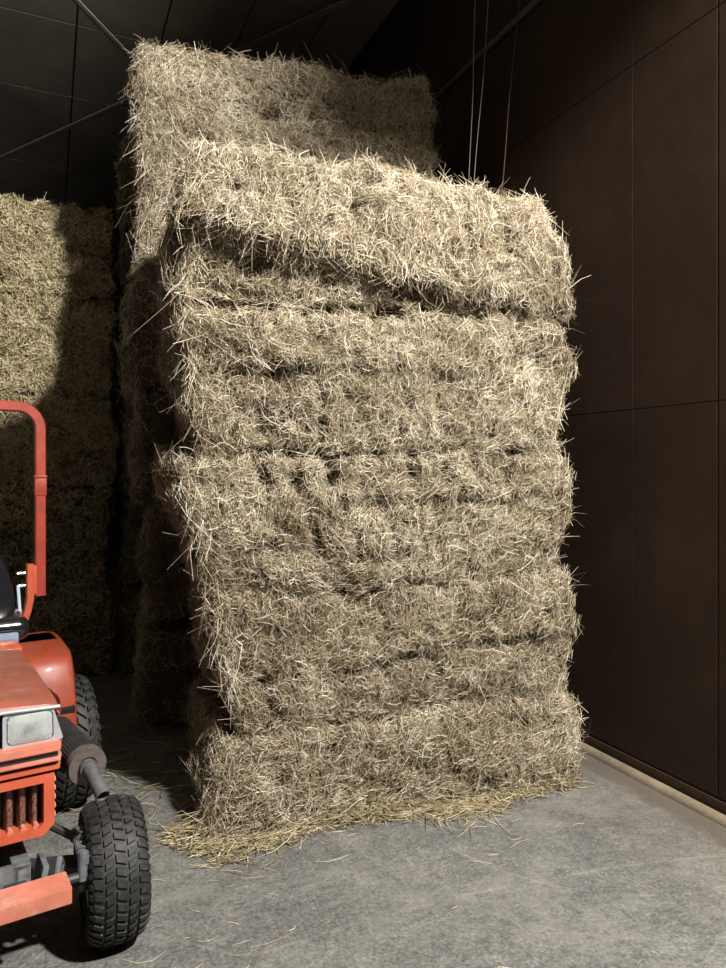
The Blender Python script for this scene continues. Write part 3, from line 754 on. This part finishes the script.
# nose: headlight housing
nose = MB()
nose.box((0, -0.20, 0.894), (0.47, 0.08, 0.10), 0.004)
P(nose, 'nose_panel', BLACK)
gs = MB()
for k in range(5): gs.box((0, -0.248, 0.848+k*0.0165), (0.16, 0.012, 0.007), 0.001)
for k in range(6): gs.box((-0.07+k*0.028, -0.250, 0.893), (0.005, 0.014, 0.075), 0.001)
P(gs, 'upper_grille', SILVER, label='silver slotted grille between the headlights')
for sg in (1, -1):
    bz = MB()
    ou = [(0.088, 0.836), (0.088, 0.946), (0.232, 0.946), (0.262, 0.845), (0.250, 0.836)]
    inn = [(0.098, 0.860), (0.098, 0.930), (0.108, 0.941), (0.220, 0.941), (0.232, 0.930), (0.234, 0.856), (0.224, 0.846), (0.108, 0.846)]
    def outline(pts, n=40):
        # resample by angle about the centre
        cx, cz = 0.166, 0.893; res = []
        for k in range(n):
            a = 2*PI*k/n; dx, dz = math.cos(a), math.sin(a); best = None
            for i in range(len(pts)):
                x0, z0 = pts[i]; x1, z1 = pts[(i+1) % len(pts)]
                ex, ez = x1-x0, z1-z0; det = dx*(-ez)+dz*ex
                if abs(det) < 1e-9: continue
                t = ((x0-cx)*(-ez)+(z0-cz)*ex)/det; u_ = (dx*(z0-cz)-dz*(x0-cx))/det
                if t > 0 and -1e-6 <= u_ <= 1+1e-6 and (best is None or t < best): best = t
            res.append((cx+dx*best, cz+dz*best))
        return res
    A = outline(ou); Bp = outline(inn); b = bz.bm; n = len(A)
    va = [b.verts.new((sg*x, -0.250, z)) for x, z in A]; vb = [b.verts.new((sg*x, -0.262, z)) for x, z in A]
    vc = [b.verts.new((sg*x, -0.262, z)) for x, z in Bp]; vd = [b.verts.new((sg*x, -0.235, z)) for x, z in Bp]
    for k in range(n):
        j = (k+1) % n
        b.faces.new((va[k], va[j], vb[j], vb[k])); b.faces.new((vb[k], vb[j], vc[j], vc[k])); b.faces.new((vc[k], vc[j], vd[j], vd[k]))
    hl = P(bz, 'headlight', SILVER)
    # reflector bowl
    rf = MB(); b = rf.bm
    rings = []
    for q, dpt in ((1.0, 0.0), (0.8, 0.02), (0.5, 0.035), (0.2, 0.042)):
        rings.append([b.verts.new((sg*(0.166+(x-0.166)*q), -0.240+dpt, 0.893+(z-0.893)*q)) for x, z in Bp])
    for r0, r1 in zip(rings[:-1], rings[1:]):
        for k in range(n): b.faces.new((r0[k], r0[(k+1) % n], r1[(k+1) % n], r1[k]))
    b.faces.new(rings[-1])
    P(rf, 'reflector', REFL, hl)
    bl = MB(); bl.cyl((sg*0.160, -0.236, 0.893), (sg*0.160, -0.205, 0.893), 0.016, 0.014, 16, 0.003)
    P(bl, 'bulb_shield', STEEL, hl)
    ln = MB(); b = ln.bm; rings = []
    for q, dpt in ((0.995, 0.0), (0.93, -0.008), (0.7, -0.013), (0.35, -0.015)):
        rings.append([b.verts.new((sg*(0.166+(x-0.166)*q), -0.256+dpt, 0.893+(z-0.893)*q)) for x, z in Bp])
    for r0, r1 in zip(rings[:-1], rings[1:]):
        for k in range(n): b.faces.new((r0[k], r0[(k+1) % n], r1[(k+1) % n], r1[k]))
    b.faces.new(rings[-1])
    bmesh.ops.solidify(b, geom=b.faces[:], thickness=0.003)
    P(ln, 'lens', LENS, hl)
# bands under the lamps
def band(z0, z1, y0, hw, mat, name, bev, lab_=None):
    m = MB(); m.prism([(-hw, y0+0.045), (-hw+0.012, y0), (hw-0.012, y0), (hw, y0+0.045), (hw, 0.10), (-hw, 0.10)], 'z', z0, z1, bev)
    return P(m, name, mat, label=lab_)
band(0.808, 0.842, -0.285, 0.262, ORANGE_W, 'upper_band', 0.006, 'pinkish faded orange band under the headlights')
band(0.790, 0.809, -0.272, 0.256, BLACK, 'black_strip', 0.002)
band(0.778, 0.792, -0.283, 0.262, ORANGE_W, 'lower_band', 0.004)
band(0.764, 0.779, -0.24, 0.245, DARKST, 'gap_liner', 0.002)
band(0.748, 0.766, -0.270, 0.262, ORANGE, 'grille_header', 0.003)
band(0.735, 0.749, -0.235, 0.24, DARKST, 'gap_liner', 0.002)
# lower grille frame with chamfered lower corner
gf = MB()
def framed(outer, inner, y0, y1, b):
    n = len(outer)
    o0 = [b.verts.new((x, y0, z)) for x, z in outer]; o1 = [b.verts.new((x, y1, z)) for x, z in outer]
    i0 = [b.verts.new((x, y0, z)) for x, z in inner]; i1 = [b.verts.new((x, y1, z)) for x, z in inner]
    for k in range(n):
        j = (k+1) % n
        b.faces.new((o0[k], o0[j], i0[j], i0[k])); b.faces.new((o0[k], o1[k], o1[j], o0[j])); b.faces.new((i0[k], i0[j], i1[j], i1[k])); b.faces.new((o1[k], i1[k], i1[j], o1[j]))
framed([(-0.236, 0.738), (0.236, 0.738), (0.236, 0.578), (0.205, 0.548), (-0.205, 0.548), (-0.236, 0.578)],
       [(-0.205, 0.712), (0.205, 0.712), (0.205, 0.590), (0.190, 0.572), (-0.190, 0.572), (-0.205, 0.590)], -0.262, -0.12, gf.bm)
P(gf, 'grille_frame', ORANGE)
tb = MB()
for sg in (1, -1):
    for k in range(5): tb.box((sg*0.239, -0.235, 0.60+k*0.028), (0.008, 0.03, 0.014), 0.003)
for k in range(11): tb.prism([(-0.196+k*0.037, 0.572), (-0.190+k*0.037, 0.584), (-0.180+k*0.037, 0.584), (-0.174+k*0.037, 0.572)], 'y', -0.25, -0.20, 0.001)
P(tb, 'grille_tab', ORANGE_W)
rad_ = MB()
for k in range(11):
    x = -0.185+k*0.037
    rad_.prism([(x-0.013, -0.185), (x-0.012, -0.212), (x-0.006, -0.228), (x+0.006, -0.228), (x+0.012, -0.212), (x+0.013, -0.185)], 'z', 0.575, 0.708, 0.002)
P(rad_, 'grille_mesh', RADM, label='dark perforated ribs behind the orange frame')
P(MB().box((0, -0.165, 0.64), (0.44, 0.03, 0.17), 0.002), 'radiator', BLACK)
# engine block and chassis
eg = MB(); eg.box((0, 0.22, 0.62), (0.34, 0.66, 0.40), 0.02); eg.box((0, 0.75, 0.5), (0.30, 0.8, 0.34), 0.03); eg.box((0, 1.22, 0.42), (0.42, 0.40, 0.34), 0.04)
eg.cyl((-0.5, 1.22, 0.345), (0.5, 1.22, 0.345), 0.06, n=20)
for k in range(4): eg.cyl((0.17, 0.05+k*0.13, 0.66), (0.21, 0.05+k*0.13, 0.66), 0.03, n=12)
P(eg, 'engine_block', DARKST)
cr = MB()
for sg in (1, -1):
    cr.prism([(sg*0.115, 0.36), (sg*0.165, 0.36), (sg*0.165, 0.372), (sg*0.130, 0.372), (sg*0.130, 0.468), (sg*0.165, 0.468), (sg*0.165, 0.48), (sg*0.115, 0.48)], 'y', -0.28, 0.7, 0.001)
cr.box((0, -0.27, 0.42), (0.33, 0.02, 0.13), 0.003)
for k in range(4): cr.cyl((-0.12+k*0.08, -0.285, 0.42), (-0.12+k*0.08, -0.268, 0.42), 0.010, n=6)
P(cr, 'chassis_rail', STEEL)
# front axle
ax = MB()
ax.prism([(-0.40, 0.27), (-0.36, 0.23), (-0.10, 0.26), (0.10, 0.26), (0.36, 0.23), (0.40, 0.27), (0.36, 0.31), (0.10, 0.36), (-0.10, 0.36), (-0.36, 0.31)], 'y', -0.045, 0.045, 0.006)
ax.cyl((0, -0.10, 0.32), (0, 0.10, 0.32), 0.035, n=16)
P(ax, 'front_axle', DARKST)
for sg in (1, -1):
    kn = MB()
    kn.cyl((sg*0.375, 0, 0.20), (sg*0.375, 0, 0.405), 0.028, n=16, bev=0.004)
    kn.cyl((sg*0.375, 0, 0.375), (sg*0.375, 0, 0.415), 0.040, n=16, bev=0.006)
    kn.prism([(sg*0.33, -0.16), (sg*0.36, -0.17), (sg*0.41, -0.02), (sg*0.40, 0.03), (sg*0.35, 0.03)], 'z', 0.365, 0.392, 0.004)
    kn.cyl((sg*0.345, -0.15, 0.31), (sg*0.345, -0.15, 0.41), 0.016, n=10, bev=0.003)
    kn.cyl((sg*0.375, 0, 0.262), (sg*0.46, 0, 0.262), 0.03, n=14)
    kn.box((sg*0.365, -0.08, 0.33), (0.03, 0.05, 0.10), 0.006, (0.4, 0, 0))
    P(kn, 'steering_knuckle', STEEL)
tr = MB(); tr.cyl((-0.345, -0.15, 0.325), (0.345, -0.15, 0.325), 0.010, n=10); tr.cyl((0.20, -0.15, 0.325), (0.33, -0.15, 0.325), 0.016, n=10); tr.cyl((-0.33, -0.15, 0.325), (-0.20, -0.15, 0.325), 0.016, n=10)
P(tr, 'tie_rod', DARKST)
for sg in (1, -1):
    br = MB(); br.box((sg*0.215, -0.14, 0.365), (0.020, 0.11, 0.10), 0.006, (0, 0.2*sg, 0)); br.cyl((sg*0.20, -0.19, 0.33), (sg*0.24, -0.19, 0.33), 0.022, n=12)
    P(br, 'axle_bracket', STEEL)
    br = MB(); br.tube([(sg*0.255, -0.13, 0.31), (sg*0.262, -0.15, 0.36), (sg*0.275, -0.14, 0.40), (sg*0.285, -0.11, 0.37), (sg*0.28, -0.10, 0.31)], 0.011, 8)
    P(br, 'tow_hook', STEEL)
# drag link from the frame to the knuckle
dl = MB(); dl.tube([(0.16, 0.18, 0.50), (0.24, 0.06, 0.46), (0.34, -0.02, 0.405)], 0.014, 8); P(dl, 'drag_link', DARKST)
# bumper bar
bp = MB(); bp.prism([(-0.395, 0.380), (-0.395, 0.432), (-0.300, 0.438), (-0.300, 0.380)], 'x', -0.262, 0.262, 0.003)
bpo = P(bp, 'bumper_bar', ORANGE_W)
for sg in (1, -1): P(MB().box((sg*0.12, -0.29, 0.41), (0.06, 0.10, 0.05), 0.004), 'bumper_mount', DARKST)
# muffler
mf = MB(); mf.cyl((0.385, -0.035, 0.650), (0.345, 0.34, 0.672), 0.054, n=40)
mo = P(mf, 'muffler', RUSTM)
# perforated guard round the muffler
g = MB(); ax0 = Vector((0.385, -0.025, 0.650)); ax1 = Vector((0.347, 0.30, 0.672)); d = (ax1-ax0).normalized(); o1_ = d.orthogonal().normalized(); o2_ = d.cross(o1_)
nr, nl = 34, 22; Lg = (ax1-ax0).length
for i in range(nl+1):
    c = ax0 + d*(Lg*i/nl); pts = [c+(o1_*math.cos(2*PI*k/40)+o2_*math.sin(2*PI*k/40))*0.060 for k in range(41)]
    g.tube(pts, 0.0030, 4, cap=False)
for k in range(nr):
    a = 2*PI*k/nr; o = (o1_*math.cos(a)+o2_*math.sin(a))*0.060
    g.tube([ax0+o, ax1+o], 0.0026, 4)
P(g, 'heat_guard', DARKST, mo, label='dark perforated guard')
cp = MB()
pr = [(0.0, 0.032), (0.0, 0.066), (0.02, 0.068), (0.035, 0.066), (0.035, 0.050), (0.012, 0.050), (0.012, 0.032)]
b = cp.bm; nn_ = 40; rg = []
for k in range(nn_):
    a = 2*PI*k/nn_; rg.append([b.verts.new(Vector((0.386, -0.045, 0.6495)) + d*x + (o1_*math.cos(a)+o2_*math.sin(a))*r) for x, r in pr])
for k in range(nn_):
    for j in range(len(pr)):
        b.faces.new((rg[k][j], rg[k][(j+1) % len(pr)], rg[(k+1) % nn_][(j+1) % len(pr)], rg[(k+1) % nn_][j]))
P(cp, 'muffler_cap', RUSTM, mo)
op = MB(); op.tube([(0.384, 0.00, 0.648), (0.386, -0.06, 0.646), (0.390, -0.10, 0.636), (0.397, -0.145, 0.615), (0.404, -0.185, 0.592)], 0.024, 20, cap=False)
b = op.bm; bmesh.ops.solidify(b, geom=b.faces[:], thickness=0.0035)
op.cyl((0.385, -0.046, 0.648), (0.386, -0.064, 0.6465), 0.030, n=20)
P(op, 'exhaust_pipe', PIPEM, mo)
ep = MB(); ep.tube([(0.345, 0.34, 0.672), (0.33, 0.39, 0.68), (0.28, 0.42, 0.69), (0.16, 0.40, 0.70)], 0.026, 14); P(ep, 'inlet_pipe', RUSTM, mo)
# fenders over the rear wheels
for sg in (1, -1):
    f = MB(); b = f.bm
    prof = [(0.80, 0.40), (0.81, 0.50), (0.835, 0.60), (0.865, 0.69), (0.895, 0.765), (0.925, 0.812), (0.965, 0.835), (1.15, 0.850), (1.32, 0.850), (1.45, 0.83)]
    rows = []
    for (y, z) in prof:
        tw = 0.0 if z > 0.6 else (0.6-z)*0.25
        rows.append([b.verts.new((sg*x, yy, zz)) for x, yy, zz in ((0.285, y+0.01, z-0.004), (0.32, y, z), (0.505, y, z), (0.528, y+0.006, z-0.006), (0.538, y+0.022, z-0.022))])
    for i in range(len(rows)-1):
        for k in range(4): b.faces.new((rows[i][k], rows[i][k+1], rows[i+1][k+1], rows[i+1][k]))
    bmesh.ops.solidify(b, geom=b.faces[:], thickness=0.006)
    fo = P(f, 'fender', ORANGE)
    s_ = MB(); s_.prism([(y, z) for y, z in prof] + [(1.45, 0.5), (1.0, 0.42)], 'x', sg*0.283, sg*0.290, 0.0); P(s_, 'fender_side', ORANGE, fo)
    s2 = MB(); s2.box((sg*0.475, 0.838, 0.585), (0.10, 0.03, 0.030), 0.004, (0.25, 0, 0)); P(s2, 'step_bracket', BLACK, fo)
    s3 = MB(); s3.box((sg*0.345, 1.28, 0.90), (0.09, 0.10, 0.08), 0.01); P(s3, 'tail_lamp', ORANGE_D, fo, label='dark red lamp on the fender')
fb = MB(); fb.box((0, 0.92, 0.38), (0.85, 0.36, 0.02), 0.004); P(fb, 'footboard', DARKST)
# seat
st = MB()
b = bmesh.new(); bmesh.ops.create_cube(b, size=1.0); bmesh.ops.scale(b, vec=(0.60, 0.42, 0.11), verts=b.verts)
bmesh.ops.bevel(b, geom=b.edges[:], offset=0.05, segments=5, affect='EDGES', profile=0.5); b.transform(Matrix.Translation((0.05, 1.10, 0.965))); st._add(b)
sto = P(st, 'seat', VINYL)
sb = MB(); b = bmesh.new(); prof = [(-0.30, 0.96), (-0.29, 1.14), (-0.25, 1.26), (-0.18, 1.33), (0, 1.35), (0.18, 1.33), (0.22, 1.29), (0.26, 1.20), (0.285, 1.10), (0.295, 1.02), (0.30, 0.96)]
v0 = [b.verts.new((x+0.04, 1.27+0.10*(z-0.96), z)) for x, z in prof]; v1 = [b.verts.new((x+0.04, 1.34+0.16*(z-0.96), z)) for x, z in prof]
for k in range(len(prof)-1): b.faces.new((v0[k], v0[k+1], v1[k+1], v1[k]))
b.faces.new(v0[::-1]); b.faces.new(v1); b.faces.new((v0[0], v1[0], v1[-1], v0[-1]))
bmesh.ops.recalc_face_normals(b, faces=b.faces)
bmesh.ops.bevel(b, geom=b.edges[:], offset=0.022, segments=4, affect='EDGES', profile=0.5)
sb._add(b); P(sb, 'backrest', VINYL, sto)
sk2 = MB(); sk2.prism([(1.24, 0.93), (1.30, 0.93), (1.36, 1.10), (1.33, 1.10)], 'x', 0.348, 0.362, 0.002); P(sk2, 'seat_bracket', BLUEST, sto)
P(MB().box((0.0, 1.12, 0.76), (0.42, 0.36, 0.32), 0.02), 'seat_base', DARKST)
# steering wheel on its column
sw = MB(); pts = [(0.0+0.18*math.cos(a), 0.83+0.15*math.sin(a), 1.12+0.10*math.sin(a)) for a in [2*PI*k/36 for k in range(37)]]
sw.tube(pts, 0.013, 10, cap=False)
for a in (PI/2, PI/2+2.1, PI/2-2.1): sw.tube([(0, 0.83, 1.10), (0.18*math.cos(a), 0.83+0.15*math.sin(a), 1.12+0.10*math.sin(a))], 0.008, 8)
swo = P(sw, 'steering_wheel', BLACK); P(MB().cyl((0, 0.72, 0.90), (0, 0.83, 1.11), 0.022, n=14), 'steering_column', BLACK, swo)
# roll bar
rp_ = MB(); yR = 1.42; xo = 0.472; zt = 2.02; rc = 0.115
pts = [(xo, yR, 1.03), (xo, yR, 1.5), (xo, yR, zt-rc)]
for k in range(1, 9):
    a = PI/2*k/8; pts.append((xo-rc+rc*math.cos(a), yR, zt-rc+rc*math.sin(a)))
pts2 = [(-x, y, z) for x, y, z in pts[::-1]]
rp_.sweep(pts+pts2, 0.050, 0.052, (0, 1, 0))
rpo = P(rp_, 'roll_bar', ORANGE_D)
for sg in (1, -1):
    pl = MB(); pl.box((sg*xo, yR, 1.655), (0.062, 0.062, 0.012), 0.002); pl.box((sg*xo, yR, 1.60), (0.058, 0.058, 0.09), 0.004)
    P(pl, 'joint_collar', ORANGE_D, rpo)
    lg = MB()
    lg.sweep([(sg*0.420, yR-0.02, 1.20), (sg*0.420, yR-0.02, 1.02), (sg*0.408, yR-0.02, 0.96), (sg*0.375, yR-0.02, 0.86), (sg*0.36, yR-0.02, 0.60)], 0.05, 0.036, (0, 1, 0))
    lg.box((sg*0.445, yR, 1.115), (0.02, 0.05, 0.15), 0.002)
    P(lg, 'roll_bar_bracket', ORANGE, rpo)
    for z in (1.155, 1.09):
        bo = MB(); bo.cyl((sg*0.360, yR-0.02, z), (sg*0.402, yR-0.02, z), 0.007, n=8); bo.cyl((sg*0.378, yR-0.02, z), (sg*0.388, yR-0.02, z), 0.011, n=6)
        P(bo, 'bolt', CHROME, rpo)
